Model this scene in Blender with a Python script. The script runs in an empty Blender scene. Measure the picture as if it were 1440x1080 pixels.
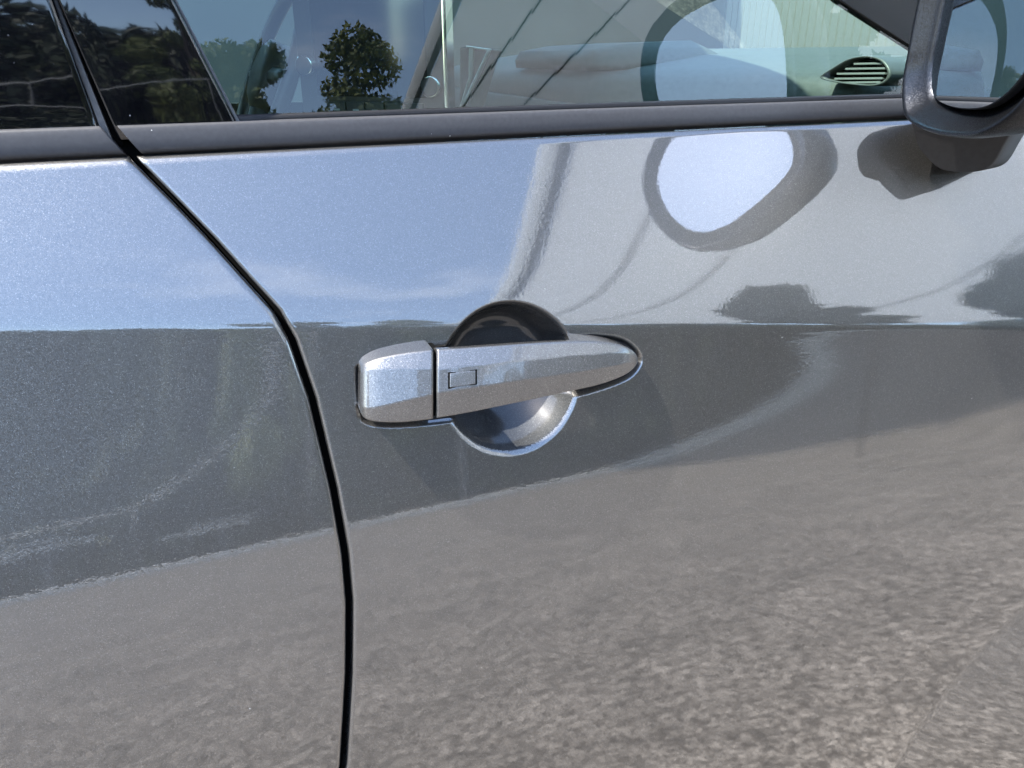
import bpy, bmesh, math, random
import numpy as np
from math import sin, cos, tan, pi, radians, sqrt, atan2, exp
random.seed(4); rng = np.random.default_rng(7)
S = bpy.context.scene
COL = S.collection

# ------------------------------------------------------------------ camera
YAW, PIT = radians(20), radians(24)
CAM = np.array([0.0, -0.564, 1.17])
cd = bpy.data.cameras.new('camera'); cd.lens = 26; cd.sensor_width = 36
cd.clip_start = 0.02; cd.clip_end = 2000
cam = bpy.data.objects.new('camera', cd); COL.objects.link(cam)
cam.location = CAM; cam.rotation_euler = (pi/2 - PIT, 0, -YAW)
S.camera = cam

# ------------------------------------------------------------------ sky and sun
SUN = np.array([-0.55, 0.05, 0.83]); SUN /= np.linalg.norm(SUN)
w = bpy.data.worlds.new('World'); S.world = w; w.use_nodes = True
nt = w.node_tree; nt.nodes.clear()
out = nt.nodes.new('ShaderNodeOutputWorld'); bg = nt.nodes.new('ShaderNodeBackground')
sky = nt.nodes.new('ShaderNodeTexSky'); sky.sky_type = 'NISHITA'; sky.sun_disc = False
sky.sun_elevation = math.asin(SUN[2]); sky.sun_rotation = atan2(SUN[0], SUN[1])
sky.altitude = 100; sky.air_density = 1.0; sky.dust_density = 0.8; sky.ozone_density = 1.5
tc = nt.nodes.new('ShaderNodeTexCoord')
mp = nt.nodes.new('ShaderNodeMapping'); mp.inputs['Scale'].default_value = (1.0, 1.6, 3.2)
mp.inputs['Location'].default_value = (0.3, 0.9, 0.2)
nz = nt.nodes.new('ShaderNodeTexNoise'); nz.inputs['Scale'].default_value = 1.7
nz.inputs['Detail'].default_value = 7; nz.inputs['Roughness'].default_value = 0.58
cr = nt.nodes.new('ShaderNodeValToRGB'); cr.color_ramp.elements[0].position = 0.55
cr.color_ramp.elements[1].position = 0.78; cr.color_ramp.elements[1].color = (.40, .40, .40, 1)
mx = nt.nodes.new('ShaderNodeMix'); mx.data_type = 'RGBA'
mx.inputs[7].default_value = (7.5, 7.6, 7.8, 1)
L = nt.links.new
L(tc.outputs['Generated'], mp.inputs[0]); L(mp.outputs[0], nz.inputs['Vector'])
L(nz.outputs[0], cr.inputs[0]); L(cr.outputs[0], mx.inputs[0])
L(sky.outputs[0], mx.inputs[6]); L(mx.outputs[2], bg.inputs[0])
bg.inputs[1].default_value = 0.132
L(bg.outputs[0], out.inputs[0])
sd = bpy.data.lights.new('sun', 'SUN'); sd.energy = 2.3; sd.angle = radians(0.6); sd.color = (1, .95, .87)
so = bpy.data.objects.new('sun', sd); COL.objects.link(so)
from mathutils import Vector
so.rotation_euler = Vector(-SUN).to_track_quat('-Z', 'Y').to_euler(); so.location = (-3, -4, 6)
S.view_settings.view_transform = 'Standard'; S.view_settings.look = 'None'
S.view_settings.gamma = 1; S.view_settings.exposure = 2.72
S.cycles.caustics_reflective = False; S.cycles.caustics_refractive = False; S.cycles.blur_glossy = 0.5

# ------------------------------------------------------------------ materials
def mat(name, col=(.5, .5, .5), rough=.5, metal=0., coat=0., coat_rough=.03, spec=.5, coat_ior=1.5):
    m = bpy.data.materials.new(name); m.use_nodes = True
    b = m.node_tree.nodes['Principled BSDF']
    b.inputs['Base Color'].default_value = (*col, 1); b.inputs['Roughness'].default_value = rough
    b.inputs['Metallic'].default_value = metal; b.inputs['Coat Weight'].default_value = coat
    b.inputs['Coat Roughness'].default_value = coat_rough; b.inputs['Coat IOR'].default_value = coat_ior
    b.inputs['Specular IOR Level'].default_value = spec
    return m
def nodes(m): return m.node_tree.nodes, m.node_tree.links.new, m.node_tree.nodes['Principled BSDF']
def grain(m, scale, lo, hi, bump=0., bscale=None, detail=4, dist=.001):
    """noise-driven colour between lo and hi plus a fine bump"""
    n, l, b = nodes(m)
    t = n.new('ShaderNodeTexCoord'); z = n.new('ShaderNodeTexNoise'); z.inputs['Scale'].default_value = scale
    z.inputs['Detail'].default_value = detail; l(t.outputs['Object'], z.inputs['Vector'])
    r = n.new('ShaderNodeValToRGB'); r.color_ramp.elements[0].position = .3; r.color_ramp.elements[1].position = .7
    r.color_ramp.elements[0].color = (*lo, 1); r.color_ramp.elements[1].color = (*hi, 1)
    l(z.outputs[0], r.inputs[0]); l(r.outputs[0], b.inputs['Base Color'])
    if bump:
        z2 = n.new('ShaderNodeTexNoise'); z2.inputs['Scale'].default_value = bscale or scale*2
        z2.inputs['Detail'].default_value = 3; l(t.outputs['Object'], z2.inputs['Vector'])
        bp = n.new('ShaderNodeBump'); bp.inputs['Strength'].default_value = bump; bp.inputs['Distance'].default_value = dist
        l(z2.outputs[0], bp.inputs['Height']); l(bp.outputs[0], b.inputs['Normal'])
    return m

def paint_mat(name, base, rough, flake=.10, peel=.05, cior=2.1, crough=.010, cw=1.0):
    """metallic grey clear-coat paint: flakes in the base, slight orange peel in the coat, specks of dust"""
    m = mat(name, base, rough, .9, cw, crough, .5, cior)
    n, l, b = nodes(m)
    t = n.new('ShaderNodeTexCoord')
    v = n.new('ShaderNodeTexVoronoi'); v.inputs['Scale'].default_value = 1900
    l(t.outputs['Object'], v.inputs['Vector'])
    g = n.new('ShaderNodeNewGeometry')
    sb = n.new('ShaderNodeVectorMath'); sb.operation = 'SUBTRACT'; sb.inputs[1].default_value = (.5, .5, .5)
    sc = n.new('ShaderNodeVectorMath'); sc.operation = 'SCALE'; sc.inputs['Scale'].default_value = flake*3.0
    ad = n.new('ShaderNodeVectorMath'); ad.operation = 'ADD'
    no = n.new('ShaderNodeVectorMath'); no.operation = 'NORMALIZE'
    l(v.outputs['Color'], sb.inputs[0]); l(sb.outputs[0], sc.inputs[0]); l(sc.outputs[0], ad.inputs[0])
    l(g.outputs['Normal'], ad.inputs[1]); l(ad.outputs[0], no.inputs[0]); l(no.outputs[0], b.inputs['Normal'])
    # brightness of single flakes
    sp = n.new('ShaderNodeSeparateColor'); l(v.outputs['Color'], sp.inputs[0])
    rp = n.new('ShaderNodeValToRGB'); e = rp.color_ramp.elements
    e[0].position = 0; e[0].color = (*[c*.80 for c in base], 1)
    e[1].position = .93; e[1].color = (*[c*1.16 for c in base], 1)
    x = e.new(.992); x.color = (*[min(1, c*1.8) for c in base], 1)
    l(sp.outputs[1], rp.inputs[0])
    # dust specks
    dv = n.new('ShaderNodeTexVoronoi'); dv.inputs['Scale'].default_value = 62; dv.inputs['Randomness'].default_value = 1
    l(t.outputs['Object'], dv.inputs['Vector'])
    ds = n.new('ShaderNodeSeparateColor'); l(dv.outputs['Color'], ds.inputs[0])
    big = n.new('ShaderNodeMath'); big.operation = 'MULTIPLY'; big.inputs[1].default_value = .055
    l(ds.outputs[0], big.inputs[0])
    big2 = n.new('ShaderNodeMath'); big2.operation = 'POWER'; big2.inputs[1].default_value = 5.0
    l(ds.outputs[1], big2.inputs[0])
    rad = n.new('ShaderNodeMath'); rad.operation = 'MULTIPLY'; l(big.outputs[0], rad.inputs[0]); l(big2.outputs[0], rad.inputs[1])
    lt = n.new('ShaderNodeMath'); lt.operation = 'LESS_THAN'; l(dv.outputs['Distance'], lt.inputs[0]); l(rad.outputs[0], lt.inputs[1])
    mxn = n.new('ShaderNodeMix'); mxn.data_type = 'RGBA'; mxn.inputs[7].default_value = (.42, .41, .38, 1)
    mul = n.new('ShaderNodeMath'); mul.operation = 'MULTIPLY'; mul.inputs[1].default_value = .75
    l(lt.outputs[0], mul.inputs[0]); l(mul.outputs[0], mxn.inputs[0]); l(rp.outputs[0], mxn.inputs[6])
    l(mxn.outputs[2], b.inputs['Base Color'])
    inv = n.new('ShaderNodeMath'); inv.operation = 'MULTIPLY_ADD'; inv.inputs[1].default_value = -.9; inv.inputs[2].default_value = .9
    l(lt.outputs[0], inv.inputs[0]); l(inv.outputs[0], b.inputs['Metallic'])
    # orange peel on the clear coat
    z = n.new('ShaderNodeTexNoise'); z.inputs['Scale'].default_value = 330; z.inputs['Detail'].default_value = 2
    l(t.outputs['Object'], z.inputs['Vector'])
    bp = n.new('ShaderNodeBump'); bp.inputs['Strength'].default_value = peel; bp.inputs['Distance'].default_value = .0012
    l(z.outputs[0], bp.inputs['Height']); l(bp.outputs[0], b.inputs['Coat Normal'])
    return m

PAINT = paint_mat('grey_metallic_paint', (.118, .115, .109), .44, .05, .016)
HPAINT = paint_mat('handle_paint', (.172, .168, .162), .44, .07, .02, 1.58, .03)
CUPP = paint_mat('shaded_cup_paint', (.050, .052, .054), .66, .05, .02, 1.5, .10)  # door paint darkened for the recess, its shade put into the colour
MPAINT = paint_mat('mirror_paint', (.024, .026, .031), .34, .08, .015)
def specks(m, scale, size, power, col=(.5, .49, .46)):
    """scattered dust specks over whatever colour the material has"""
    n, l, b = nodes(m); t = n.new('ShaderNodeTexCoord'); v = n.new('ShaderNodeTexVoronoi'); v.inputs['Scale'].default_value = scale
    l(t.outputs['Object'], v.inputs['Vector']); sp = n.new('ShaderNodeSeparateColor'); l(v.outputs['Color'], sp.inputs[0])
    pw = n.new('ShaderNodeMath'); pw.operation = 'POWER'; pw.inputs[1].default_value = power; l(sp.outputs[0], pw.inputs[0])
    ml = n.new('ShaderNodeMath'); ml.operation = 'MULTIPLY'; ml.inputs[1].default_value = size; l(pw.outputs[0], ml.inputs[0])
    lt = n.new('ShaderNodeMath'); lt.operation = 'LESS_THAN'; l(v.outputs['Distance'], lt.inputs[0]); l(ml.outputs[0], lt.inputs[1])
    old = b.inputs['Base Color'].links; src = old[0].from_socket if old else None
    mxn = n.new('ShaderNodeMix'); mxn.data_type = 'RGBA'; mxn.inputs[7].default_value = (*col, 1); mxn.inputs[6].default_value = b.inputs['Base Color'].default_value
    if src: l(src, mxn.inputs[6])
    sc = n.new('ShaderNodeMath'); sc.operation = 'MULTIPLY'; l(lt.outputs[0], sc.inputs[0]); l(sp.outputs[1], sc.inputs[1])
    l(sc.outputs[0], mxn.inputs[0]); l(mxn.outputs[2], b.inputs['Base Color']); return m
def satin(m):
    b = m.node_tree.nodes['Principled BSDF']; b.inputs['Coat Weight'].default_value = .25; b.inputs['Coat Roughness'].default_value = .16; b.inputs['Coat IOR'].default_value = 1.4; return m
satin(MPAINT)
MOULD = grain(mat('moulding_plastic', rough=.55, spec=.35), 300, (.040, .0392, .0405), (.050, .0492, .051), .12, 1500, dist=.0004)
PLAST = grain(mat('black_plastic', rough=.5, spec=.35), 200, (.011, .011, .012), (.017, .017, .018), .25, 1800, dist=.0004)
specks(MOULD, 130, .085, 5.0); specks(PLAST, 160, .16, 8.0)
RUBBER = mat('rubber', (.008, .008, .009), .6, spec=.3)
BLACK = mat('black_void', (.003, .003, .003), .9, spec=.05)
PIANO = grain(mat('gloss_black', (.004, .004, .005), .03, spec=.9), 40, (.003, .003, .004), (.006, .006, .007), .02, 14, dist=.01)
specks(PIANO, 120, .09, 4.0, (.35, .35, .36))
MIRG = mat('mirror_glass', (.82, .85, .86), .005, 1.0)
CHROME = mat('chrome', (.75, .78, .78), .12, 1.0)
SILVER = mat('satin_silver', (.55, .56, .56), .3, 1.0)
DASH = grain(mat('dash_plastic', rough=.6, spec=.3), 120, (.060, .068, .065), (.078, .086, .083), .2, 900, dist=.0005)
DASHD = grain(mat('dash_lower', rough=.6, spec=.3), 120, (.042, .047, .045), (.055, .060, .058), .2, 900, dist=.0005)
LINING = mat('cabin_lining', (.022, .023, .025), .8, spec=.2)
SCREEN = mat('screen_glass', (.010, .012, .016), .08, spec=.6)
SEAT = grain(mat('seat_cloth', rough=.8, spec=.2), 200, (.03, .03, .033), (.05, .05, .052))
BARK = grain(mat('bark', rough=.9), 8, (.05, .035, .025), (.10, .075, .055))
CONC = grain(mat('concrete', rough=.85), 3, (.50, .50, .47), (.62, .61, .58), .2, 20, dist=.01)
SOFF = grain(mat('soffit_panel_paint', rough=.6), .7, (.72, .72, .70), (.80, .80, .78))
def translucent(m, col, w):
    n, l, b = nodes(m); t = n.new('ShaderNodeBsdfTranslucent'); t.inputs[0].default_value = (*col, 1)
    mxs = n.new('ShaderNodeMixShader'); mxs.inputs[0].default_value = w
    o = [q for q in n if q.type == 'OUTPUT_MATERIAL'][0]
    l(b.outputs[0], mxs.inputs[1]); l(t.outputs[0], mxs.inputs[2]); l(mxs.outputs[0], o.inputs[0]); return m
translucent(SOFF, (.86, .88, .88), .62)
SEAMM = mat('soffit_seam', (.04, .04, .04), .8)
STEEL = mat('beam_steel', (.10, .105, .11), .6)

def leafmat(name, lo, hi):
    m = grain(mat(name, rough=.55, spec=.3), .9, lo, hi, detail=3)
    n, l, b = nodes(m)
    b.inputs['Transmission Weight'].default_value = 0
    return m
LEAF1 = leafmat('leaf_green', (.040, .060, .016), (.16, .18, .055))
LEAF2 = leafmat('leaf_dark', (.016, .026, .012), (.040, .052, .022))

def glass_mat(name, tint, ior):
    m = bpy.data.materials.new(name); m.use_nodes = True
    n = m.node_tree.nodes; n.clear(); l = m.node_tree.links.new
    o = n.new('ShaderNodeOutputMaterial'); mxs = n.new('ShaderNodeMixShader')
    fr = n.new('ShaderNodeFresnel'); fr.inputs[0].default_value = ior
    tr = n.new('ShaderNodeBsdfTransparent'); tr.inputs[0].default_value = (*tint, 1)
    gl = n.new('ShaderNodeBsdfGlossy'); gl.inputs['Roughness'].default_value = 0.0; gl.inputs[0].default_value = (1, 1, 1, 1)
    ge = n.new('ShaderNodeNewGeometry'); fc = n.new('ShaderNodeMath'); fc.operation = 'SUBTRACT'; fc.inputs[0].default_value = 1
    fm = n.new('ShaderNodeMath'); fm.operation = 'MULTIPLY'          # the pane mirrors once, at the face the ray enters
    l(ge.outputs['Backfacing'], fc.inputs[1]); l(fc.outputs[0], fm.inputs[0]); l(fr.outputs[0], fm.inputs[1])
    l(fm.outputs[0], mxs.inputs[0]); l(tr.outputs[0], mxs.inputs[1]); l(gl.outputs[0], mxs.inputs[2]); l(mxs.outputs[0], o.inputs[0])
    return m
GLASS = glass_mat('tinted_glass', (.80, .915, .860), 1.66)
WSCR = glass_mat('windscreen_glass', (.93, .96, .95), 1.2)

def asphalt():
    m = mat('asphalt', (.2, .19, .17), .85, spec=.3)
    n, l, b = nodes(m)
    t = n.new('ShaderNodeTexCoord')
    z1 = n.new('ShaderNodeTexNoise'); z1.inputs['Scale'].default_value = 27; z1.inputs['Detail'].default_value = 10; z1.inputs['Roughness'].default_value = .82
    z2 = n.new('ShaderNodeTexVoronoi'); z2.inputs['Scale'].default_value = 90
    z3 = n.new('ShaderNodeTexNoise'); z3.inputs['Scale'].default_value = 2.6; z3.inputs['Detail'].default_value = 4
    for z in (z1, z2, z3): l(t.outputs['Object'], z.inputs['Vector'])
    r = n.new('ShaderNodeValToRGB'); r.color_ramp.elements[0].position = .42; r.color_ramp.elements[1].position = .60
    r.color_ramp.elements[0].color = (.050, .042, .034, 1); r.color_ramp.elements[1].color = (.300, .266, .228, 1)
    l(z1.outputs[0], r.inputs[0])
    s2 = n.new('ShaderNodeSeparateColor'); l(z2.outputs['Color'], s2.inputs[0])
    r2 = n.new('ShaderNodeMapRange'); r2.inputs[3].default_value = .45; r2.inputs[4].default_value = 1.5; l(s2.outputs[0], r2.inputs[0])
    r3 = n.new('ShaderNodeMapRange'); r3.inputs[1].default_value = .3; r3.inputs[2].default_value = .7
    r3.inputs[3].default_value = .78; r3.inputs[4].default_value = 1.2; l(z3.outputs[0], r3.inputs[0])
    mu = n.new('ShaderNodeMath'); mu.operation = 'MULTIPLY'; l(r2.outputs[0], mu.inputs[0]); l(r3.outputs[0], mu.inputs[1])
    dn = n.new('ShaderNodeTexNoise'); dn.inputs['Scale'].default_value = 6; dn.inputs['Detail'].default_value = 5; l(t.outputs['Object'], dn.inputs['Vector'])
    da = n.new('ShaderNodeMix'); da.data_type = 'RGBA'; da.blend_type = 'LINEAR_LIGHT'; da.inputs[0].default_value = .12; l(t.outputs['Object'], da.inputs[6]); l(dn.outputs['Color'], da.inputs[7])
    ck = n.new('ShaderNodeTexVoronoi'); ck.feature = 'DISTANCE_TO_EDGE'; ck.inputs['Scale'].default_value = 2.2; l(da.outputs[2], ck.inputs['Vector'])
    cm = n.new('ShaderNodeMapRange'); cm.inputs[1].default_value = .004; cm.inputs[2].default_value = .035; cm.inputs[3].default_value = .62; cm.inputs[4].default_value = 1.06; l(ck.outputs[0], cm.inputs[0])
    mu2 = n.new('ShaderNodeMath'); mu2.operation = 'MULTIPLY'; l(mu.outputs[0], mu2.inputs[0]); l(cm.outputs[0], mu2.inputs[1]); mu = mu2
    vm = n.new('ShaderNodeVectorMath'); vm.operation = 'SCALE'; l(r.outputs[0], vm.inputs[0]); l(mu.outputs[0], vm.inputs['Scale'])
    l(vm.outputs[0], b.inputs['Base Color'])
    return m
ASPH = asphalt()

# ------------------------------------------------------------------ mesh helpers
def link(name, me, m, parent=None):
    o = bpy.data.objects.new(name, me); COL.objects.link(o)
    if m is not None: me.materials.append(m)
    if parent is not None: o.parent = parent
    return o
def mesh(name, V, Fc, m, parent=None, smooth=False, normals=None, bevel=0., seg=2, wn=False):
    me = bpy.data.meshes.new(name)
    if isinstance(Fc, np.ndarray):
        V = np.asarray(V, np.float32); nf, k = Fc.shape
        me.vertices.add(len(V)); me.vertices.foreach_set('co', V.ravel())
        me.loops.add(nf*k); me.loops.foreach_set('vertex_index', np.ascontiguousarray(Fc, np.int32).ravel())
        me.polygons.add(nf); me.polygons.foreach_set('loop_start', np.arange(0, nf*k, k, dtype=np.int32))
        me.update(calc_edges=True)
    else:
        me.from_pydata([tuple(map(float, v)) for v in V], [], [tuple(map(int, f)) for f in Fc])
        bm = bmesh.new(); bm.from_mesh(me); bmesh.ops.recalc_face_normals(bm, faces=bm.faces[:]); bm.to_mesh(me); bm.free()
    me.update()
    if smooth or normals is not None:
        me.polygons.foreach_set('use_smooth', [True]*len(me.polygons))
    if normals is not None:
        me.normals_split_custom_set_from_vertices([tuple(map(float, q)) for q in normals])
    o = link(name, me, m, parent)
    if bevel:
        b = o.modifiers.new('bevel', 'BEVEL'); b.width = bevel; b.segments = seg; b.limit_method = 'ANGLE'; b.angle_limit = radians(30)
        me.polygons.foreach_set('use_smooth', [True]*len(me.polygons))
        k = o.modifiers.new('wn', 'WEIGHTED_NORMAL'); k.keep_sharp = True
    elif wn:
        k = o.modifiers.new('wn', 'WEIGHTED_NORMAL')
    return o
def empty(name, loc=(0, 0, 0)):
    o = bpy.data.objects.new(name, None); COL.objects.link(o); o.location = loc; o.empty_display_size = .1
    return o
def tag(o, label, cat=None, group=None, kind=None):
    if label: o['label'] = label
    if cat: o['category'] = cat
    if group: o['group'] = group
    if kind: o['kind'] = kind
    return o
def box8(p):       # p: 8 corners, 0-3 front loop, 4-7 back loop
    return p, [(3, 2, 1, 0), (4, 5, 6, 7), (0, 1, 5, 4), (1, 2, 6, 5), (2, 3, 7, 6), (3, 0, 4, 7)]
def bx(x0, x1, y0, y1, z0, z1):
    return box8([(x0, y0, z0), (x1, y0, z0), (x1, y0, z1), (x0, y0, z1), (x0, y1, z0), (x1, y1, z0), (x1, y1, z1), (x0, y1, z1)])
def loft(rings, closed=True, cap0=True, cap1=True):
    n = len(rings[0]); V = [p for r in rings for p in r]; Fc = []
    for i in range(len(rings)-1):
        for j in range(n if closed else n-1):
            k = (j+1) % n
            Fc.append((i*n+j, i*n+k, (i+1)*n+k, (i+1)*n+j))
    if cap0: Fc.append(tuple(range(n))[::-1])
    if cap1: Fc.append(tuple((len(rings)-1)*n+j for j in range(n)))
    return V, Fc
def catmull(P, n, closed=True):
    P = np.array(P, float); m = len(P); R = []
    for i in range(m if closed else m-1):
        a, b, c, d = (P[(i+k) % m] if closed else P[min(max(i+k, 0), m-1)] for k in (-1, 0, 1, 2))
        for t in np.linspace(0, 1, n, endpoint=False):
            R.append(.5*((2*b)+(-a+c)*t+(2*a-5*b+4*c-d)*t*t+(-a+3*b-3*c+d)*t**3))
    if not closed: R.append(P[-1])
    return np.array(R)
def tube(pts, r, n=10, closed=False):
    pts = [np.array(p, float) for p in pts]; rings = []; N = len(pts)
    for i, p in enumerate(pts):
        a = pts[(i-1) % N] if (closed or i > 0) else p; b = pts[(i+1) % N] if (closed or i < N-1) else p
        d = b-a; d /= np.linalg.norm(d)
        u = np.cross(d, (0, 0, 1.)); 
        if np.linalg.norm(u) < .05: u = np.cross(d, (1., 0, 0))
        u /= np.linalg.norm(u); v = np.cross(d, u)
        rr = r[i] if hasattr(r, '__len__') else r
        rings.append([p+rr*(cos(q)*u+sin(q)*v) for q in np.linspace(0, 2*pi, n, endpoint=False)])
    if closed: rings.append(rings[0])
    return loft(rings, True, not closed, not closed)

# ------------------------------------------------------------------ survey of the car side: sight lines meeting a surface
fw = np.array([sin(YAW)*cos(PIT), cos(YAW)*cos(PIT), -sin(PIT)])
rt = np.array([cos(YAW), -sin(YAW), 0.]); upv = np.cross(rt, fw)
def ray(px, py): return fw+rt*(px-720)/1040+upv*(540-py)/1040
def at(px, py, Y):
    d = ray(px, py); return CAM+d*((Y-CAM[1])/d[1])
def Yu(z): q = z-.95; return .500*q-.06*q*q
def bulge(x): return .045*np.maximum(0, np.asarray(x, float)-.2)**2          # body side swells towards the front wheel
def onsurf(px, py, fun, off=0.):
    d = ray(px, py); y = 0.
    for _ in range(40):
        P = CAM+d*((y-CAM[1])/d[1]); y = .3*y+.7*(float(fun(P[0], P[2]))-off)
    return P
Yup = lambda x, z: Yu(z)-bulge(x)
_A, _B = onsurf(0, 463, Yup), onsurf(1440, 462, Yup)
CR1 = (_B[2]-_A[2])/(_B[0]-_A[0]); CR0 = _A[2]-CR1*_A[0]                    # shoulder crease height = CR0 + CR1*x
def Ybase(x, z):
    x = np.asarray(x, float); z = np.asarray(z, float)
    zc = CR0+CR1*x; s = z-zc; e = np.exp(np.minimum(s, .1)/.07)
    lo = Yu(zc)+(.300-.085*(x-.2)-.09*np.maximum(0, x-.35)**2)*s-.0074*(e-1)
    q = np.maximum(0, -.13-s); lo = lo+.33*q*q
    u = Yu(z)+.150*.021*(np.exp(-np.clip(s, -.008, 1)/.021)-1); y = .5*(u+lo+np.sqrt((u-lo)**2+.0005**2))
    # wheel-arch flare rising towards the front corner
    r = np.hypot(x-1.03, z-.26); f = np.sqrt(np.maximum(0, .345-r)**2+.006**2)-.006
    f = np.where(r < .345, f, 0)
    return y-.22*f-bulge(x)
def sdf(poly, x, z):
    """signed distance to a closed polygon, positive inside"""
    d = np.full(x.shape, 1e9); ins = np.zeros(x.shape, bool); n = len(poly)
    for i in range(n):
        ax, az = poly[i]; bx_, bz = poly[(i+1) % n]; ex, ez = bx_-ax, bz-az
        wx, wz = x-ax, z-az; t = np.clip((wx*ex+wz*ez)/(ex*ex+ez*ez), 0, 1)
        d = np.minimum(d, np.hypot(wx-ex*t, wz-ez*t))
        c = ((az <= z) & (bz > z)) | ((bz <= z) & (az > z))
        if ez != 0: ins ^= c & (x < ax+(z-az)/ez*ex)
    return np.where(ins, d, -d)
def sst(a, b, t): t = np.clip((t-a)/(b-a), 0, 1); return t*t*(3-2*t)

BED_PX = [(499, 524), (509, 510), (556, 494), (617, 487), (700, 478), (800, 471), (850, 471), (884, 480), (903, 503), (895, 524), (872, 539), (815, 557), (720, 577), (640, 593), (562, 601), (518, 597), (503, 578)]
BED = catmull([onsurf(px, py, Ybase)[[0, 2]] for px, py in BED_PX], 4)
_cp = np.array([onsurf(a, b, Ybase) for a, b in ((612, 520), (700, 423), (818, 540), (722, 642))])
CUPC = ((_cp[0, 0]+_cp[2, 0])/2, (_cp[1, 2]+_cp[3, 2])/2); CUPR = ((_cp[2, 0]-_cp[0, 0])/2, (_cp[1, 2]-_cp[3, 2])/2)
def cup_d(x, z):
    q = np.hypot((x-CUPC[0])/CUPR[0], (z-CUPC[1])/CUPR[1])
    return (1-q)*.064
def Ydoor(x, z):
    x = np.asarray(x, float); z = np.asarray(z, float)
    y = Ybase(x, z)
    near = (x > .03) & (x < .37) & (z > .80) & (z < 1.03)
    if near.any():
        xx, zz = np.broadcast_arrays(x, z); xn, zn = xx[near], zz[near]
        d = np.maximum(cup_d(xn, zn), 0)
        lw = np.where(zn > CUPC[1], .0135, .022)*1.0; sm = sst(-.02, .02, zn-CUPC[1]); lw = .023+(.0135-.023)*sm
        dc = .047*(1-np.exp(-(d/lw)**1.7))
        db = .0065*sst(-.001, .0055, sdf(BED, xn, zn))
        y = np.array(y); y[near] += np.sqrt(dc*dc+db*db)
    return y

# door seam: x as function of z
SEAM_PX = [(184, 221), (250, 288), (300, 340), (350, 396), (389, 439), (411.5, 480), (440, 563), (470, 690), (486, 780), (492, 850), (491, 950), (483, 1080)]
SEAM = [tuple(onsurf(a, b, Ybase)[[0, 2]]) for a, b in SEAM_PX]
SEAM += [(SEAM[-1][0]-.035, SEAM[-1][1]-.11), (SEAM[-1][0]-.12, .28)]
sz = np.array([p[1] for p in SEAM])[::-1]; sx = np.array([p[0] for p in SEAM])[::-1]
_zz = np.linspace(.28, 1.12, 1681); _xx = np.interp(_zz, sz, sx)
_kn = np.exp(-np.linspace(-3, 3, 27)**2); _kn /= _kn.sum()
_xs = np.convolve(np.pad(_xx, 13, mode='edge'), _kn, mode='valid')
def seam(z): return np.interp(z, _zz, _xs)
def seam_slope(z): return (seam(z+.004)-seam(z-.004))/.008
_t0, _t1 = onsurf(0, 230, Yup), onsurf(1280, 167, Yup)
ZT1 = (_t1[2]-_t0[2])/(_t1[0]-_t0[0])
ZTOP = lambda x: _t0[2]+ZT1*(np.asarray(x)-_t0[0])          # top of the painted panel under the moulding
GAP = .0026

def lin(*segs):
    R = [segs[0][0]]
    for a, b, st in segs:
        n = max(1, int(round((b-a)/st))); R += list(np.linspace(a, b, n+1)[1:])
    return np.array(R)
def roll(e, r):       # depth of a rounded edge at distance e from the rim
    e = np.clip(e, 0, r); return r-np.sqrt(np.maximum(0, r*r-(r-e)**2))

def panel(front, ulines, vlines, r=.0042, surf=Ydoor):
    """parametric panel between the seam and far end; returns P(U,V)"""
    def P(U, V):
        # V: 0..1 height fraction stretched so that V=1 is the top edge; negative extension = flange
        vt = np.minimum(V, 1.0); fl_top = np.maximum(0, V-1.0)
        sgn = 1 if front else -1
        ut = np.maximum(U, 0); fl = np.maximum(0, -U)
        # z from V (top edge depends on x, first guess with far blend)
        xg = seam(.28+(1.1-.28)*vt)+sgn*(GAP+ut)
        z = .28+(ZTOP(xg)-.28)*vt
        s0 = seam(z); off = (s0-.0423)*(1-sst(0, .30, ut))
        x = .0423+off+sgn*(GAP+ut)
        c = 1/np.sqrt(1+seam_slope(z)**2)
        y = surf(x, z)
        y = y+np.where(ut*c < r, roll(ut*c, r), 0)
        e2 = ZTOP(x)-z; y = y+np.where(e2 < .0060, roll(e2, .0060), 0)
        y = y+fl*1.0+fl_top*1.0*.82
        return np.stack([x, y, z], -1)
    U, V = np.meshgrid(ulines, vlines); X = P(U, V); h = 2e-5
    Tu = P(U+h, V)-P(U-h, V); Tv = P(U, V+h)-P(U, V-h)
    N = np.cross(Tu, Tv); N /= np.linalg.norm(N, axis=-1, keepdims=True)+1e-30
    N = np.where((N[..., 1:2] > 0) & (np.abs(N[..., 1:2]) > .02), -N, N)
    return X, N
def grid_faces(nv, nu, flip=False):
    i = np.arange(nv-1)[:, None]*nu+np.arange(nu-1)[None]; i = i.ravel()
    f = np.stack([i, i+1, i+nu+1, i+nu], -1)
    return f[:, ::-1] if flip else f

# =================================================================== the setting
V_, F_ = bx(-150, 150, -150, 150, -.3, 0)
g = mesh('ground', V_, F_, ASPH); tag(g, None, kind='structure')

# =================================================================== the car
car = empty('parked_car', (0.4, .8, 0))
tag(car, 'grey metallic car seen close at its front passenger door with handle and side mirror', 'car')
def part(name, V, Fc, m, parent=None, **k):
    o = mesh(name, V, Fc, m, None, **k)
    par = parent or car
    o.parent = par; o.matrix_parent_inverse = par.matrix_basis.inverted() if par is car else par.matrix_world.inverted()
    return o
car.matrix_basis = car.matrix_basis
def V01(z): return (z-.28)/(1.101-.28)

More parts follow.
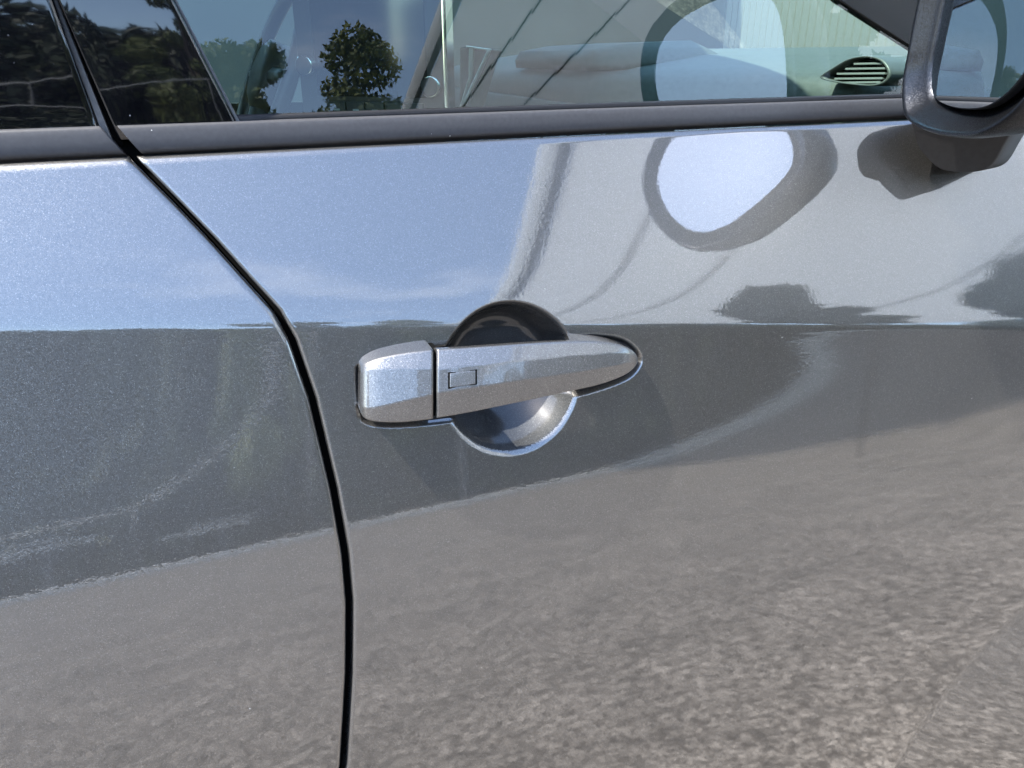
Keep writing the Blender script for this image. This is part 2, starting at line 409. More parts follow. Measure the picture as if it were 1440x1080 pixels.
# ---- front door skin
u = np.concatenate([[-.02, -.010, -.004, 0], np.array([.0002, .0006, .0011, .0017, .0024, .0032, .0043, .006, .009, .014])])
u = np.concatenate([u, lin((.020, .040, .002), (.040, .335, .0011), (.335, .40, .003), (.40, 1.25, .008))])
v = np.concatenate([lin((V01(.28), V01(.78), .006), (V01(.78), V01(.84), .0035), (V01(.84), V01(1.0), .0013), (V01(1.0), V01(1.09), .003), (V01(1.09), 1-.0086, .002)), 1-np.array([.0080, .0072, .0064, .0056, .0048, .0040, .0032, .0025, .0018, .0012, .0006, .0002, 0])])
X, N = panel(True, u, v)
nv, nu = X.shape[:2]; FX = X.reshape(-1, 3); FN = N.reshape(-1, 3)
FF = grid_faces(nv, nu)
cen = FX[FF].mean(1)
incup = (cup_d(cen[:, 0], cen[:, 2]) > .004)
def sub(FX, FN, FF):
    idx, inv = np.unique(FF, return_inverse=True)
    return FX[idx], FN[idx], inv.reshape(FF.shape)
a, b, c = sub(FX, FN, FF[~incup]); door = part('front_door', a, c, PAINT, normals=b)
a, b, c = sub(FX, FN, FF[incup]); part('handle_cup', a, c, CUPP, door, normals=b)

# ---- rear door skin
u2 = np.concatenate([[-.02, -.010, -.004, 0], np.array([.0002, .0006, .0011, .0017, .0024, .0032, .0043, .006, .009, .014]), lin((.02, .75, .006))])
v2 = np.concatenate([lin((V01(.28), V01(.9), .008), (V01(.9), V01(1.03), .0025), (V01(1.03), 1-.0086, .005)), 1-np.array([.0080, .0072, .0064, .0056, .0048, .0040, .0032, .0025, .0018, .0012, .0006, .0002, 0])])
X, N = panel(False, u2, v2, surf=Ybase)
nv, nu = X.shape[:2]
rear = part('rear_door', X.reshape(-1, 3), grid_faces(nv, nu, True), PAINT, normals=N.reshape(-1, 3))

# ---- black seal deep in the gap between the doors
zs = np.linspace(.28, 1.13, 90); R = []
for z in zs:
    x = float(seam(min(z, 1.1))); y = float(Ybase(x, z))
    R.append([(x-.03, y+.016, z), (x+.03, y+.016, z), (x+.03, y+.03, z), (x-.03, y+.03, z)])
part('door_seal', *loft(R), BLACK)

# ---- waist mouldings: profile swept along the top of the painted panel
YB = lambda x: float(Yup(x, float(ZTOP(x))))
PROF = [(.0085, -.0060), (.0062, -.0030), (.0030, -.0006), (.0014, .0018), (.0008, .0050), (.0012, .0125), (.0024, .0205), (.0036, .0258), (.0050, .0290), (.0080, .0302), (.0125, .0300), (.0160, .0280), (.020, .010), (.016, -.001)]
PROF = catmull(PROF, 3)
def sweep(xs, slant=.0, hf=lambda x: 1.):
    R = []
    for x in xs:
        zt = float(ZTOP(x))+.0022; yb = YB(x)
        R.append([(x+slant*(q[1]/.03), yb+q[0], zt+q[1]*hf(x)*.60) for q in PROF])
    return loft(R)
hfun = lambda x: 1.10-.12*min(max((x+.2)/.9, 0), 1)
xs_f = np.concatenate([[-.0640, -.0632, -.062], np.linspace(-.05, 1.1, 90)])
part('belt_moulding', *sweep(xs_f, -.013, hfun), MOULD, smooth=True)
xs_r = np.concatenate([np.linspace(-.8, -.085, 60), [-.0775, -.0765, -.0758]])
part('belt_moulding', *sweep(xs_r, -.013, hfun), MOULD, smooth=True)

# ---- window plane above the moulding
GA = radians(9.5); TG = tan(GA); Z0 = 1.13; YG = YB(.3)+.0125
def Yg(x, z): return YG+(z-Z0)*TG-bulge(x)+bulge(.3)
def gp(px, py, off=0.): return onsurf(px, py, Yg, off)
def slab(px, off, th, **k):
    """plate lying in the window plane: outline in sight lines, proud by off, thick th"""
    P = [gp(a, b, off) for a, b in px]; n = len(P); nrm = np.array([0, cos(GA), -sin(GA)])
    Q = [p+nrm*th for p in P]
    V = P+Q; Fc = [tuple(range(n)), tuple(range(2*n-1, n-1, -1))]
    Fc += [(i, n+i, n+(i+1) % n, (i+1) % n) for i in range(n)]
    Fc = [f[::-1] for f in Fc]
    return V, Fc
# pane
zt = 1.62
Rr = []
for x in np.linspace(-.04, 1.0, 53):
    zt_ = min(1.62, 1.10+.52*max(0, (1.02-x)/.40)); A_ = [(x, float(Yg(x, z)), z) for z in np.linspace(1.10, zt_, 6)]
    Rr.append(A_+[(a, b+.004, c) for a, b, c in A_[::-1]])
part('window_glass', *loft(Rr), GLASS)
# glass run seal along the lower edge of the pane
Rr = []
for x in np.linspace(.0, .95, 40):
    z = float(ZTOP(x))+.0022+.0182*hfun(x); y = float(Yg(x, z))
    Rr.append([(x, y-.0035, z-.004), (x, y-.0030, z+.0030), (x, y-.0006, z+.0045), (x, y-.0004, z-.004)])
part('window_seal', *loft(Rr), RUBBER, smooth=True)
# gloss black pillar covers
def ext(p, q, yy):           # continue the line p-q up to row yy
    t = (yy-p[1])/(q[1]-p[1]); return (p[0]+(q[0]-p[0])*t, yy)
a0, a1 = (167.4, 196), (82, 0); b0, b1 = (341.2, 192), (243, 0)
def cover(l0, l1, r0, r1):
    R = []
    for k, row in enumerate(np.concatenate([[0], np.linspace(0, 1, 24)**1.0])):
        yl, yr = l0[1]+(-330-l0[1])*row, r0[1]+(-330-r0[1])*row
        hq = min(.22, max(0, (188-yl)*.00068)); off = .0045+.10*hq-.22*hq*hq
        A_ = []
        a, b = ext(l0, l1, yl), ext(r0, r1, yr)
        for q in (0, .006, .02, .25, .5, .75, .98, .994, 1): A_.append(gp(a[0]+(b[0]-a[0])*q, yl+(yr-yl)*q, off-(.0012 if q in (0, 1) else (.0004 if q in (.006, .994) else 0))))
        n_ = np.array([0, cos(GA), -sin(GA)])
        if k == 0: A_ = [p+n_*.004 for p in A_]
        R.append(A_+[p+n_*(.012 if k else .008) for p in A_[::-1]])
    return loft(R)
part('pillar_cover', *cover(a0, a1, b0, b1), PIANO, smooth=True, wn=True)
c0, c1 = (147.4, 202), (74, 0)
part('pillar_cover', *cover((-420, 226), (-420.5, 0), c0, c1), PIANO, smooth=True, wn=True)
# rubber strips in the joint between the covers, and the edge trim by the pane
part('pillar_strip', *slab([(148, 200), (159, 199), ext((159, 199), (80, 0), -330), ext((148, 200), (73.5, 0), -330)], .0030, .008), grain(mat('grey_rubber', rough=.5), 300, (.06, .057, .055), (.09, .085, .08)), bevel=.0012)
part('joint_filler', *slab([(154, 204), (175, 204), ext((175, 204), (90, 0), -330), ext((154, 204), (75, 0), -330)], -.004, .02), BLACK)
part('edge_trim', *slab([(342, 190), (347.5, 190), ext((347.5, 190), (248.5, 0), -330), ext((342, 190), (244, 0), -330)], .0040, .008), grain(mat('trim_rubber', rough=.4), 300, (.05, .05, .05), (.07, .07, .07)), bevel=.001)
# front corner: black sail panel and window frame post
part('sail_panel', *slab([(1272, 150), (1420, 140), (1420, -330), (985, -330), (1160, -20), (1180, 0), (1288, 70)], .003, .01), mat('sail_black', (.006, .007, .008), .25), bevel=.001)

# =================================================================== door handle
def yb_(x, z): return float(Ybase(x, z))
# station: px, rows of top edge, upper ridge, lower ridge, bottom edge, and how far the upper ridge stands proud
ST_CAP = [(505.5, 524, 529, 566, 572, .006), (507, 519, 526, 570, 580, .013), (511, 514, 523, 573, 587, .018), (519, 509.5, 520.5, 574, 592, .0218), (535, 503.5, 519.5, 571.5, 594.5, .0255), (560, 498, 519, 566, 595, .0285), (585, 494.5, 518.5, 560, 593, .0308), (609, 492, 518, 554.5, 590, .0322)]
ST_GRIP = [(614, 491.5, 519.5, 553, 589, .0325), (650, 489.5, 515.5, 547.5, 583, .034), (700, 486, 510.5, 540, 573, .0345), (750, 482.5, 505.5, 532.5, 562.5, .033), (800, 480.2, 500.8, 525.2, 551.5, .0295), (840, 480.5, 498, 518.6, 542.5, .025), (868, 484, 496.5, 513.5, 533, .0195), (884, 489.5, 497.5, 510, 525, .0145), (893, 496, 500.5, 508, 517, .009), (896.5, 502, 503.5, 507, 510.5, .005)]
def interp_st(st, n):
    return catmull(st, n, closed=False)
def ring(s, deep):
    px, t, c1, c2, bo, off = s
    P1 = onsurf(px, c1, Ybase, off); y1 = P1[1]
    k = .00066
    yt = y1+(c1-t)*k*.50
    y2 = y1-(c2-c1)*k*.285
    y3 = y2-(bo-c2)*k*.03
    pt, p2, pb = at(px, t, yt), at(px, c2, y2), at(px, bo, y3)
    th = .010
    if deep:
        kb = np.array([pb[0], float(Ybase(pb[0], pb[2]))+.005, pb[2]+.001]); kt = np.array([pt[0], float(Ybase(pt[0], pt[2]))+.005, pt[2]-.001])
        if kb[1] < pb[1]+.003: kb[1] = pb[1]+.003
        if kt[1] < pt[1]+.003: kt[1] = pt[1]+.003
    else:
        kb = pb+np.array([0, th, .004]); kt = pt+np.array([0, th, -.002])
    # round the corners
    loop = [pt, P1, p2, pb, kb, kt]; rad = [.0016, .0009, .0009, .0016, .001, .001]; R = []
    n = len(loop)
    for i in range(n):
        a, b, c = loop[i-1], loop[i], loop[(i+1) % n]
        da, dc = a-b, c-b; la, lc = np.linalg.norm(da), np.linalg.norm(dc)
        r = min(rad[i]*1.2, la*.4, lc*.4)
        A = b+da/la*r; Cc = b+dc/lc*r
        for q in (0, .25, .5, .75, 1): R.append((1-q)**2*A+2*q*(1-q)*b+q*q*Cc)
    return R
def rings(st, n, deepf):
    R = []
    for s in interp_st(st, n): R.append(ring(s, deepf(s[0])))
    return R
grip_w = lambda px: px > 812
RG = rings(ST_GRIP, 6, grip_w)
grip = part('door_handle', *loft(RG), HPAINT, smooth=True, wn=True)
grip['label'] = 'grey metallic pull handle with faceted grip on the front door'
RC = rings(ST_CAP, 5, lambda px: True)
part('end_cap', *loft(RC), HPAINT, grip, smooth=True, wn=True)
# dark core closing the joint between cap and grip
sj = [(606, 495, 521, 551, 586, .029), (618, 494, 521, 550, 585, .030)]
part('joint_core', *loft([ring(s, True) for s in sj]), BLACK, grip)
# request button: frame groove and key
def facet(px, t, off=0):     # point on the middle facet
    for S0, S1 in zip(ST_GRIP[:-1], ST_GRIP[1:]):
        if S0[0] <= px <= S1[0]:
            f = (px-S0[0])/(S1[0]-S0[0]); s = [S0[i]+(S1[i]-S0[i])*f for i in range(6)]
            P1 = onsurf(px, s[2], Ybase, s[5]); y2 = P1[1]-(s[3]-s[2])*.00066*.285
            P2 = at(px, s[3], y2); return P1+(P2-P1)*t+np.array([0, -1, .28])/1.04*off
def key(x0, x1, t0, t1, o0, o1):
    q = [(x0, t1), (x1, t1), (x1, t0), (x0, t0)]
    return box8([facet(px, t, o1) for px, t in q]+[facet(px, t, o0) for px, t in q])
part('button_groove', *key(629, 672, .14, .93, -.002, .00030), BLACK, grip, bevel=.0012, seg=3)
part('lock_button', *key(632.5, 668.5, .23, .84, -.001, .0009), HPAINT, grip, bevel=.0006, seg=3)
# gasket under the handle
GK = [(504, 523), (513, 510), (557, 497), (617, 490), (700, 483), (800, 476), (850, 476), (882, 485), (898, 504), (890, 519), (869, 534), (815, 551), (720, 571), (640, 588), (562, 596), (520, 592), (508, 577)]
GKP = catmull([onsurf(a, b, Ybase, -.004) for a, b in GK], 4)
capg = [p for p in GKP]
def plate(P, d0, d1):
    P = [np.array(p) for p in P]; n = len(P); A = [p+np.array([0, d0, 0]) for p in P]; B = [p+np.array([0, d1, 0]) for p in P]
    return loft([A, B])
gk_l = [p for p in GKP if p[0] < .155]; gk_r = [p for p in GKP if p[0] > .262]
part('gasket', *plate(gk_l, -.0005, .006), RUBBER, grip, smooth=False)
part('gasket', *plate(gk_r, -.0005, .006), RUBBER, grip, smooth=False)

# =================================================================== side mirror
toe = radians(21); mdir = np.array([-cos(toe), sin(toe), 0]); ldir = np.array([-sin(toe), -cos(toe), 0])
zup = np.array([0, 0, 1.])
OUTL = catmull([(0, .065), (.002, .035), (.018, .009), (.055, .0), (.105, -.001), (.150, .006), (.187, .028), (.212, .068), (.220, .105), (.208, .140), (.170, .160), (.115, .166), (.058, .163), (.022, .150), (.005, .128), (0, .098)], 8)
OUTL[:, 1] = np.where(OUTL[:, 1] > .065, .065+(OUTL[:, 1]-.065)*1.4, OUTL[:, 1])
OC = np.array([.108, .10])
MO = at(1270, 100, 0.012)-zup*.046             # inner lower corner of the rear rim
def mring(a, s, dl=0., dz=0., face=mdir, o=None, grow=0.):
    R = []
    for q in OUTL:
        d = q-OC; e = d*s+OC; dn = d/np.linalg.norm(d)*grow
        R.append(MO+ldir*(e[0]+dl+dn[0])+zup*(e[1]+dz+dn[1])-mdir*a)
    return R
house = part('side_mirror', *loft([mring(.115, .12, -.02), mring(.112, .35, -.02), mring(.102, .58, -.017), mring(.085, .78, -.012), mring(.06, .93, -.006), mring(.035, 1.0, -.002), mring(.012, 1.02), mring(.004, 1.012), mring(.0008, .997), mring(0, .985), mring(.0006, .973), mring(.002, .960), mring(.004, .945), mring(.010, .885), mring(.013, .855), mring(.016, .815), mring(.020, .808), mring(.021, .78), mring(.0215, .3)], True, True, True), MPAINT, smooth=True)
house['label'] = 'grey door mirror housing on a black foot'
gt = radians(4)      # the pane is toed in further than its housing
gf = mdir*cos(gt)-ldir*sin(gt); glv = np.cross(zup, gf); glv = glv if glv@ldir > 0 else -glv
def gring(s, d):
    cpt = MO+ldir*OC[0]+zup*OC[1]-mdir*.0095
    return [cpt+glv*(q[0]-OC[0])*s+zup*(q[1]-OC[1])*s+gf*d for q in OUTL]
part('mirror_back', *loft([gring(.800, -.006), gring(.800, -.0005), gring(.796, .0006), gring(.784, .0006)], True, True, True), RUBBER, house)
part('mirror_glass', *loft([gring(.790, .0002), gring(.790, .0012)], True, True, True), MIRG, house)
# foot
FT = [(1283, 158, -.004), (1286, 183, -.004), (1292, 205, -.004), (1307, 224, -.006), (1325, 238, -.010), (1352, 242, -.022), (1380, 240, -.035), (1397, 230, -.045), (1412, 205, -.055), (1425, 176, -.065), (1400, 160, -.065), (1330, 150, -.035)]
A = [at(px, py, y+float(Ybase(*at(px, py, 0)[[0, 2]]))*0.6) for px, py, y in catmull(FT, 5)]
cA = sum(A)/len(A); A0 = [cA+(p-cA)*.97+np.array([-.003, -.001, 0]) for p in A]; A1 = [cA+(p-cA)*.99+np.array([-.0015, -.0005, 0]) for p in A]
B = [p+np.array([.035, .012, 0]) for p in A]; Cq = [p+np.array([.11, .10, -.01]) for p in A]
part('mirror_foot', *loft([A0, A1, A, B, Cq]), PLAST, house, smooth=True, wn=True)

# =================================================================== cabin
def fbox(name, m, x0, x1, y0, y1, z0, z1, parent=None, **k): return part(name, *bx(x0, x1, y0, y1, z0, z1), m, parent, **k)
fbox('cabin_floor', LINING, -1.6, 2.0, .10, 1.50, .25, .30)
fbox('far_side_lining', LINING, -1.6, 1.6, 1.50, 1.54, .25, 1.06)
for x0 in (-.62, -1.55): fbox('far_pillar', LINING, x0, x0+.10, 1.50, 1.54, 1.06, 1.60)
part('far_window', *box8([(-1.5, 1.515, 1.06), (1.4, 1.515, 1.06), (.5, 1.515, 1.60), (-1.5, 1.515, 1.60), (-1.5, 1.519, 1.06), (1.4, 1.519, 1.06), (.5, 1.519, 1.60), (-1.5, 1.519, 1.60)]), glass_mat('far_glass', (.86, .92, .90), 1.2))
fbox('rear_lining', LINING, -1.64, -1.6, .10, 1.54, .25, 1.60)
fbox('roof', LINING, -1.6, .45, .20, 1.54, 1.60, 1.65)
fbox('bulkhead', LINING, 1.60, 1.64, .05, 1.54, .25, 1.12)
part('windscreen', *box8([(1.55, .10, 1.14), (1.55, 1.50, 1.14), (.45, 1.42, 1.62), (.45, .22, 1.62), (1.555, .10, 1.144), (1.555, 1.50, 1.144), (.455, 1.42, 1.624), (.455, .22, 1.624)]), WSCR)
# roof rail over the doors
part('roof_rail', *loft([[(x, float(Yg(x, 1.60)), 1.60), (x, float(Yg(x, 1.60))-.004, 1.64), (x, .23, 1.68), (x, .24, 1.60)] for x in np.linspace(-1.6, .62, 8)]), PAINT)
# dashboard: profile (x, z) swept across the car, face set back towards the doors
DP = [(.90, .62), (.86, .95), (.845, 1.06), (.845, 1.110), (.853, 1.130), (.872, 1.142), (.92, 1.152), (1.05, 1.170), (1.25, 1.185), (1.55, 1.150), (1.6, .62)]
def dash(y0, y1, n, dp, m, name):
    R = []
    for y in np.linspace(y0, y1, n):
        f = float(sst(.36, .10, y)); g2 = float(sst(.30, .62, y)); R.append([(x+(.06*f-.30*g2)*(x < 1.2), y, z-.02*f) for x, z in dp])
    return part(name, *loft(R), m, smooth=True, wn=True)
dashb = dash(.12, 1.46, 40, DP, DASH, 'dashboard')
lower = [(.838, .70), (.826, .95), (.822, 1.055), (.830, 1.093), (.85, 1.098), (.90, .70)]
dash(.36, 1.40, 20, lower, DASHD, 'dash_panel')
# pad with a rounded end above the panel
pad = [(.86, 1.146), (.858, 1.160), (.868, 1.176), (.93, 1.186), (1.05, 1.192), (1.05, 1.150)]
Rr = [[(x, y, z) for x, z in pad] for y in (.62, .66, .75, .95)]
Rr = [[(x*(1)+.04, .585, 1.15+(z-1.15)*.35) for x, z in pad], [(x+.015, .60, 1.148+(z-1.148)*.75) for x, z in pad]]+Rr
Rr = [[(x-.30*float(sst(.30, .62, y)), y, z) for x, y, z in q] for q in Rr]
part('dash_pad', *loft(Rr), DASH, smooth=True, wn=True)
# end vent by the door: pointed frame with slats
def ap(px, py, x):         # sight line meeting a plane of constant x
    d = ray(px, py); return CAM+d*((x-CAM[0])/d[0])
XV = .80
VF = [(1153, 109), (1170, 96), (1195, 82), (1222, 78), (1243, 84), (1254, 100), (1250, 114), (1232, 121), (1205, 120), (1175, 116)]
VO = catmull([ap(a, b, XV) for a, b in VF], 4); vc = VO.mean(0)
vent = part('air_vent', *loft([[p+np.array([.05, 0, 0]) for p in VO], [p for p in VO], [vc+(p-vc)*.94-np.array([.003, 0, 0]) for p in VO], [vc+(p-vc)*.86 for p in VO], [vc+(p-vc)*.84+np.array([.03, 0, 0]) for p in VO]], True, False, False), mat('vent_frame', (.085, .09, .09), .4), smooth=True, wn=True)
part('vent_throat', *loft([[vc+(p-vc)*.90+np.array([.016, 0, 0]) for p in VO], [vc+(p-vc)*.90+np.array([.03, 0, 0]) for p in VO]]), BLACK, vent)
for py in (89.5, 96.5, 103.5, 110.5, 116):
    xs0 = 1165+abs(py-108)*1.7+4; xs1 = 1246-abs(py-100)*.5
    p = [ap(xs0, py-1.1, XV+.001), ap(xs1, py-2.0, XV+.001), ap(xs1, py+.8, XV), ap(xs0, py+1.4, XV)]
    q = [t+np.array([.02, 0, -.001]) for t in p]
    part('vent_slat', *box8([p[3], p[2], p[1], p[0], q[3], q[2], q[1], q[0]]), mat('slat_grey', (.13, .135, .135), .4), vent)
# centre display with knobs, keys and bright edge
L0, R0 = at(431, 150, .80), at(633, 163, .62)
hvec = R0-L0; hvec[2] = 0; hh = np.linalg.norm(hvec); hd = hvec/hh; dn = np.cross(hd, zup); dn = dn if dn@(CAM-L0) > 0 else -dn
zb0 = 1.090
def dpnt(u, z, d=0.): return np.array([L0[0], L0[1], 0])+hd*u*hh+zup*z+dn*d
def dplate(u0, u1, z0, z1, d0, d1):
    return box8([dpnt(u0, z0, d1), dpnt(u1, z0, d1), dpnt(u1, z1, d1), dpnt(u0, z1, d1), dpnt(u0, z0, d0), dpnt(u1, z0, d0), dpnt(u1, z1, d0), dpnt(u0, z1, d0)])
disp = part('centre_display', *dplate(-.03, .97, zb0-.02, zb0+.19, -.02, 0), mat('display_frame', (.02, .021, .022), .4), bevel=.003)
part('screen', *dplate(.10, .86, zb0+.018, zb0+.18, -.001, .0012), SCREEN, disp)
part('bright_edge', *dplate(.972, 1.0, zb0-.02, zb0+.19, -.02, .004), CHROME, disp, bevel=.001)
def disc(u, z, r, d0, d1, n=28):
    A = [dpnt(u, z, d0)+hd*r*cos(q)+zup*r*sin(q) for q in np.linspace(0, 2*pi, n, endpoint=False)]
    B = [p+dn*(d1-d0) for p in A]; B2 = [dpnt(u, z, d1+.0005)+(p-dpnt(u, z, d1))*.86 for p in B]
    return loft([A, B, B2])
for u_, z_ in ((.045, zb0+.064), (.90, zb0+.035)):
    k_ = part('knob', *disc(u_, z_, .0165, -.001, .012), CHROME, disp, smooth=True, wn=True)
    part('knob_face', *disc(u_, z_, .0140, .010, .0142), mat('knob_black', (.02, .021, .022), .4), disp)
KEYM = mat('key_black', (.035, .037, .038), .4)
ICON = mat('key_print', (.32, .34, .34), .5)
for i in range(5):
    u0 = .17+i*.135
    part('function_key', *dplate(u0, u0+.125, zb0-.016, zb0+.010, 0, .004), KEYM, disp, bevel=.0008)
    part('key_print', *dplate(u0+.045, u0+.085, zb0-.004, zb0-.001, .004, .0045), ICON, disp)
# silver outlet trim beside the display
T0 = [(646, 66), (688, 70), (680, 84), (661, 152), (646, 152)]
P_ = [at(a, b, .60) for a, b in T0]
part('outlet_trim', *loft([[p for p in P_], [p+np.array([.03, .02, 0]) for p in P_]]), DASHD, bevel=.002)
for q in ([(659, 66), (665, 66), (664, 110), (650, 150), (646, 150), (659, 108)], [(685, 70), (689, 72), (654, 148), (650, 146)], [(655, 64), (690, 69), (689, 72), (655, 67)]):
    P_ = [at(a, b, .594) for a, b in q]
    part('trim_strip', *loft([P_, [p+np.array([.004, .005, 0]) for p in P_]]), SILVER, bevel=.0008)
# steering wheel on the far side
sw = at(300, 70, 1.12); ax = np.array([-.90, -.12, .42]); ax /= np.linalg.norm(ax)
e1 = np.cross(ax, zup); e1 /= np.linalg.norm(e1); e2 = np.cross(e1, ax)
swc = sw+np.array([.10, 0, -.05])
wheel = part('steering_wheel', *tube([swc+.18*(cos(q)*e1+sin(q)*e2) for q in np.linspace(0, 2*pi, 48, endpoint=False)], .015, 12, True), mat('wheel_leather', (.03, .03, .03), .45), smooth=True)
for q in (0.0, pi, -pi/2):
    d = cos(q)*e1+sin(q)*e2
    part('spoke', *tube([swc+d*.04, swc+d*.18], [.022, .013], 10), mat('spoke', (.05, .05, .05), .4), wheel, smooth=True)
part('hub', *tube([swc-ax*.03, swc+ax*.02, swc+ax*.03], [.07, .068, .05], 24), mat('hub', (.03, .03, .03), .5), wheel, smooth=True)

# =================================================================== what the paint and panes reflect: canopy, trees, kerb
can = empty('canopy', (4.5, -6, 0)); tag(can, 'flat canopy roof with pale soffit panels and dark joints over the car bonnet', 'canopy')
def cpart(name, V, Fc, m, **k):
    o = mesh(name, V, Fc, m, **k); o.parent = can; o.matrix_parent_inverse = can.matrix_basis.inverted(); return o
H = 5.0; xe = 2.8
JX = [xe+.10, xe+1.05, xe+2.2, xe+6.0, xe+11.0]
for a, b in zip(JX[:-1], JX[1:]):
    cpart('soffit_panel', *bx(a+.0125, b-.0125, -16, -2.6, H, H+.03), SOFF)
for x0 in JX[1:-1]:
    cpart('joint_bar', *bx(x0-.0125, x0+.0125, -16, -2.6, H-.012, H+.028), SEAMM)
cpart('edge_beam', *bx(xe-.02, xe+.08, -16, -2.6, H-.012, H+.07), STEEL)
cpart('edge_flashing', *bx(xe-.12, xe-.023, -16, -2.6, H, H+.16), SOFF)
for i, (x, y) in enumerate(((xe, -15.8), (13.5, -15.8))):
    cpart('post', *bx(x-.06, x+.06, y-.06, y+.06, 0, H-.04), STEEL)

Vr = []; Fr = []
for i, y in enumerate(np.arange(-1.5, 9.08, .06)):
    x = 8.0-(.035 if i % 2 else 0.)
    for z in (0., H-.05): Vr.append((x, y, z))
    if i: Fr.append((2*i-2, 2*i, 2*i+1, 2*i-1))
cpart('backdrop_wall', *bx(-14, 8.3, 9.09, 9.2, 0, H-.05), grain(mat('backdrop_render', rough=.9), 1.5, (.085, .088, .088), (.105, .108, .106)))  # added plain wall, keeps the view through the far windows from blowing out
rw = cpart('ribbed_wall', Vr, Fr, mat('ribbed_wall_paint', (.17, .17, .165), .6)); so_ = rw.modifiers.new('t', 'SOLIDIFY'); so_.thickness = .01
can.rotation_euler = (0, 0, .08)
kerb = mesh('kerb', *bx(-60, 90, -15.3, -15.0, 0, .16), CONC, bevel=.02); tag(kerb, None, kind='structure')

def leaf_cloud(lobes, n, size, seed):
    r = np.random.default_rng(seed); lb = np.array(lobes); vol = lb[:, 3]**2
    pk = lb[r.choice(len(lb), n, p=vol/vol.sum())]
    unit = lambda a: a/(np.linalg.norm(a, axis=1, keepdims=True)+1e-9)
    d = unit(r.normal(size=(n, 3))); p = pk[:, :3]+d*(pk[:, 3]*(.55+.5*r.random(n)**.6))[:, None]*np.array([1, 1, .8])
    a = unit(r.normal(size=(n, 3))); b_ = unit(np.cross(a, d+.3*r.normal(size=(n, 3)))); s = (size*(.6+.8*r.random(n)))[:, None]
    V = np.stack([p-a*s, p-b_*s*.5, p+a*s, p+b_*s*.5], 1).reshape(-1, 3)
    return V, np.arange(4*n).reshape(n, 4)
def tree(x, y, h, rad, label, lm, seed, n=2600, crown_lo=.25, tk=1., ls=.13):
    t = empty('tree', (x, y, 0)); tag(t, label, 'tree', None)
    r = random.Random(seed); lobes = []
    for i in range(34):
        f = r.random(); zz = h*(crown_lo+(1-crown_lo)*f*.9); wd = rad*(1-.55*f)
        a = r.random()*6.28; q = r.random()**.5
        lobes.append((wd*q*cos(a), wd*q*sin(a)*.8, zz, rad*(.17+.16*r.random())))
    lobes.append((0, 0, h*.93, rad*.25))
    m1 = mesh('crown', *leaf_cloud(lobes, n, ls, seed), lm); m1.parent = t
    V = []; Fc = []
    tv, tf = tube([(0, 0, 0), (.05, 0, h*.25), (-.05, .05, h*.5), (0, 0, h*.8)], [h*.03*tk, h*.024*tk, h*.017*tk, h*.006], 8)
    V += list(tv); Fc += list(tf)
    for l_ in lobes[:7]:
        k = len(V); tv, tf = tube([(0, 0, h*.3), (l_[0]*.5, l_[1]*.5, l_[2]*.7), (l_[0], l_[1], l_[2])], [h*.012, h*.009, h*.003], 6)
        V += list(tv); Fc += [tuple(i+k for i in f) for f in tf]
    m2 = mesh('trunk', V, Fc, BARK, smooth=True); m2.parent = t
tree(.1, -17.0, 7.5, 1.9, 'round tree mirrored left in the front window', LEAF1, 11, 17000, .22, 1., .080)
tree(3.1, -17.6, 8.1, 2.1, 'taller tree mirrored beside it in the front window', LEAF1, 12, 17000, .22, 1., .080)
names = ['thick dark tree far to the left, beyond the row behind the kerb', 'thin dark tree left of the row behind the kerb', 'low dark tree at the left end of the row behind the kerb', 'second low dark tree from the left behind the kerb', 'third low dark tree from the left behind the kerb', 'fourth low dark tree from the left behind the kerb', 'fifth low dark tree from the left behind the kerb', 'sixth low dark tree from the left behind the kerb', 'seventh low dark tree from the left behind the kerb', 'eighth low dark tree from the left behind the kerb', 'dark tree at the right end of the row behind the kerb']
for i, (x, h) in enumerate(((-27, 6.0), (-19.5, 5.4), (-14, 5.2), (-10, 5.0), (-6.5, 4.9), (-3.0, 4.8), (7.8, 5.3), (11.5, 6.8), (17, 5.5), (24, 8.0), (33, 9.5))):
    tree(x, -18.5-.3*(i % 2)-.12*max(0, x), h, 2.9+.02*max(x, 0), names[i], LEAF2, 30+i, 9000, .06)
hv, hf = [], []
r = np.random.default_rng(5)
hl = [(x, -17.2+.25*sin(x*1.7), z_, .9) for x in np.arange(-45, 70, .8) for z_ in (.6, 1.5+.4*r.random(), 2.3+.5*r.random())]
hd_ = mesh('hedge', *leaf_cloud(hl, 60000, .16, 3), LEAF2); tag(hd_, 'continuous dark hedge behind the kerb', 'hedge')
hd_['kind'] = 'stuff'
wl = [(x, -25+1.5*sin(x*.9), z_+.8*r.random(), 1.6) for x in np.arange(-70, 80, 1.6) for z_ in (.8, 2.4, 3.9, 4.6)]
wd = mesh('woodland', *leaf_cloud(wl, 70000, .42, 9), LEAF2); tag(wd, 'distant wooded strip behind the row of trees', 'woodland'); wd['kind'] = 'stuff'

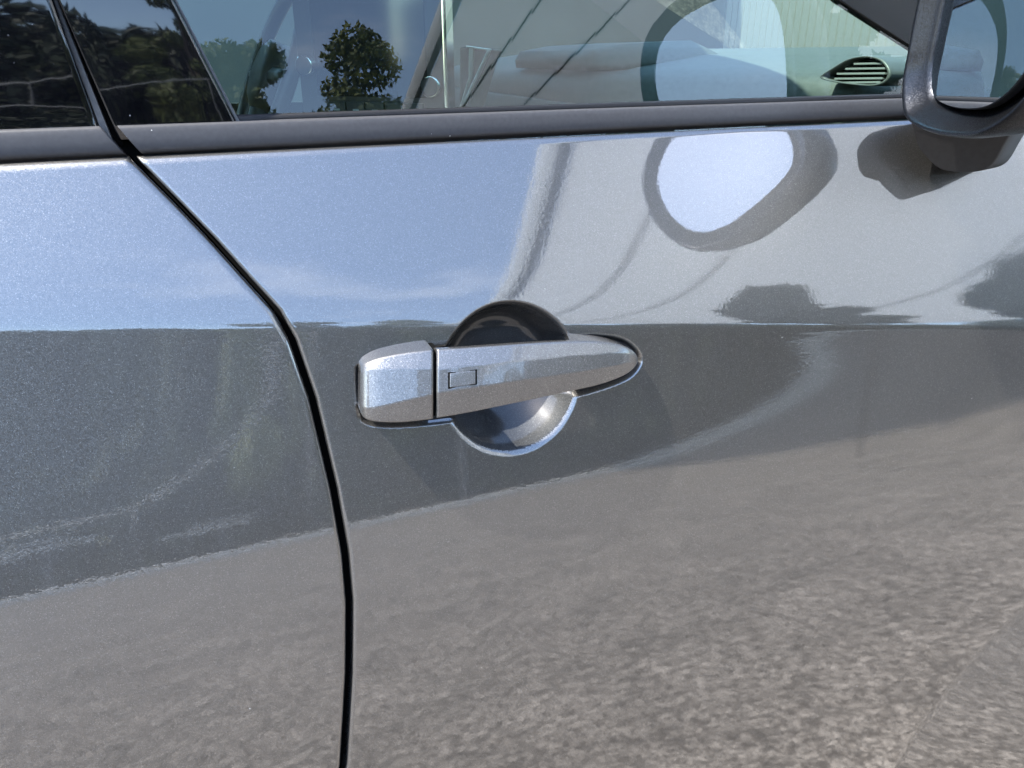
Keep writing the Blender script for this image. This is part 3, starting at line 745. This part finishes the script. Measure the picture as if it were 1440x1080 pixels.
tree(4.95, -5.7, 4.4, .72, 'small clipped tree mirrored as a dark hump in the upper door', LEAF2, 71, 6000, .55, .10)
tree(8.9, -6.2, 4.75, 2.0, 'broad shrubby tree mirrored at the right under the canopy', LEAF2, 72, 14000, .12)

tree(-9.5, -4.4, 4.0, 2.2, 'bushy tree added to the rear of the car to darken the reflection in the handle cap', LEAF2, 73, 12000, .10)  # added tree, blocks the bright sky mirrored in the end cap
rail = empty('streak_bar', (-3, -15.6, 0)); tag(rail, 'added pale sloping bar mirrored as a streak in the rear door', 'streak_bar')  # invented bar on posts, there only to mirror a pale sloping streak
for nm, V_, F_, m_ in (('rail', *tube([(-7.5, -15.6, 1.75), (-3, -15.6, 2.0), (.4, -15.6, 2.9)], .020, 8), CONC), ('post', *tube([(-7.4, -15.6, 0), (-7.4, -15.6, 1.74)], .03, 8), STEEL), ('post', *tube([(-3, -15.6, 0), (-3, -15.6, 1.98)], .03, 8), STEEL), ('post', *tube([(.3, -15.6, 0), (.3, -15.6, 2.86)], .03, 8), STEEL)):
    o = mesh(nm, V_, F_, m_, smooth=True); o.parent = rail; o.matrix_parent_inverse = rail.matrix_basis.inverted()


bds = empty('streak_boards', (-4, -15.8, 0)); tag(bds, 'added pale boards mirrored as broken streaks at the foot of the rear door', 'streak_board')  # boards made up to give short pale streaks in the door reflection
for nm, q in (('board', (-6.6, -3.7, 1.36, 1.43)), ('board', (-6.3, -4.2, 1.58, 1.62)), ('board', (-6.6, -4.9, 1.20, 1.25)), ('board', (-2.6, -.9, .92, .99)), ('board', (-2.1, -.7, 1.10, 1.14)), ('post', (-6.2, -6.1, 0, 1.7)), ('post', (-4.6, -4.5, 0, 1.7)), ('post', (-1.5, -1.4, 0, 1.2))):
    wd_ = nm == 'board'
    o = mesh(nm, *bx(q[0], q[1], -15.80 if wd_ else -15.86, -15.77 if wd_ else -15.803, q[2], q[3]), CONC if wd_ else STEEL); o.parent = bds; o.matrix_parent_inverse = bds.matrix_basis.inverted()
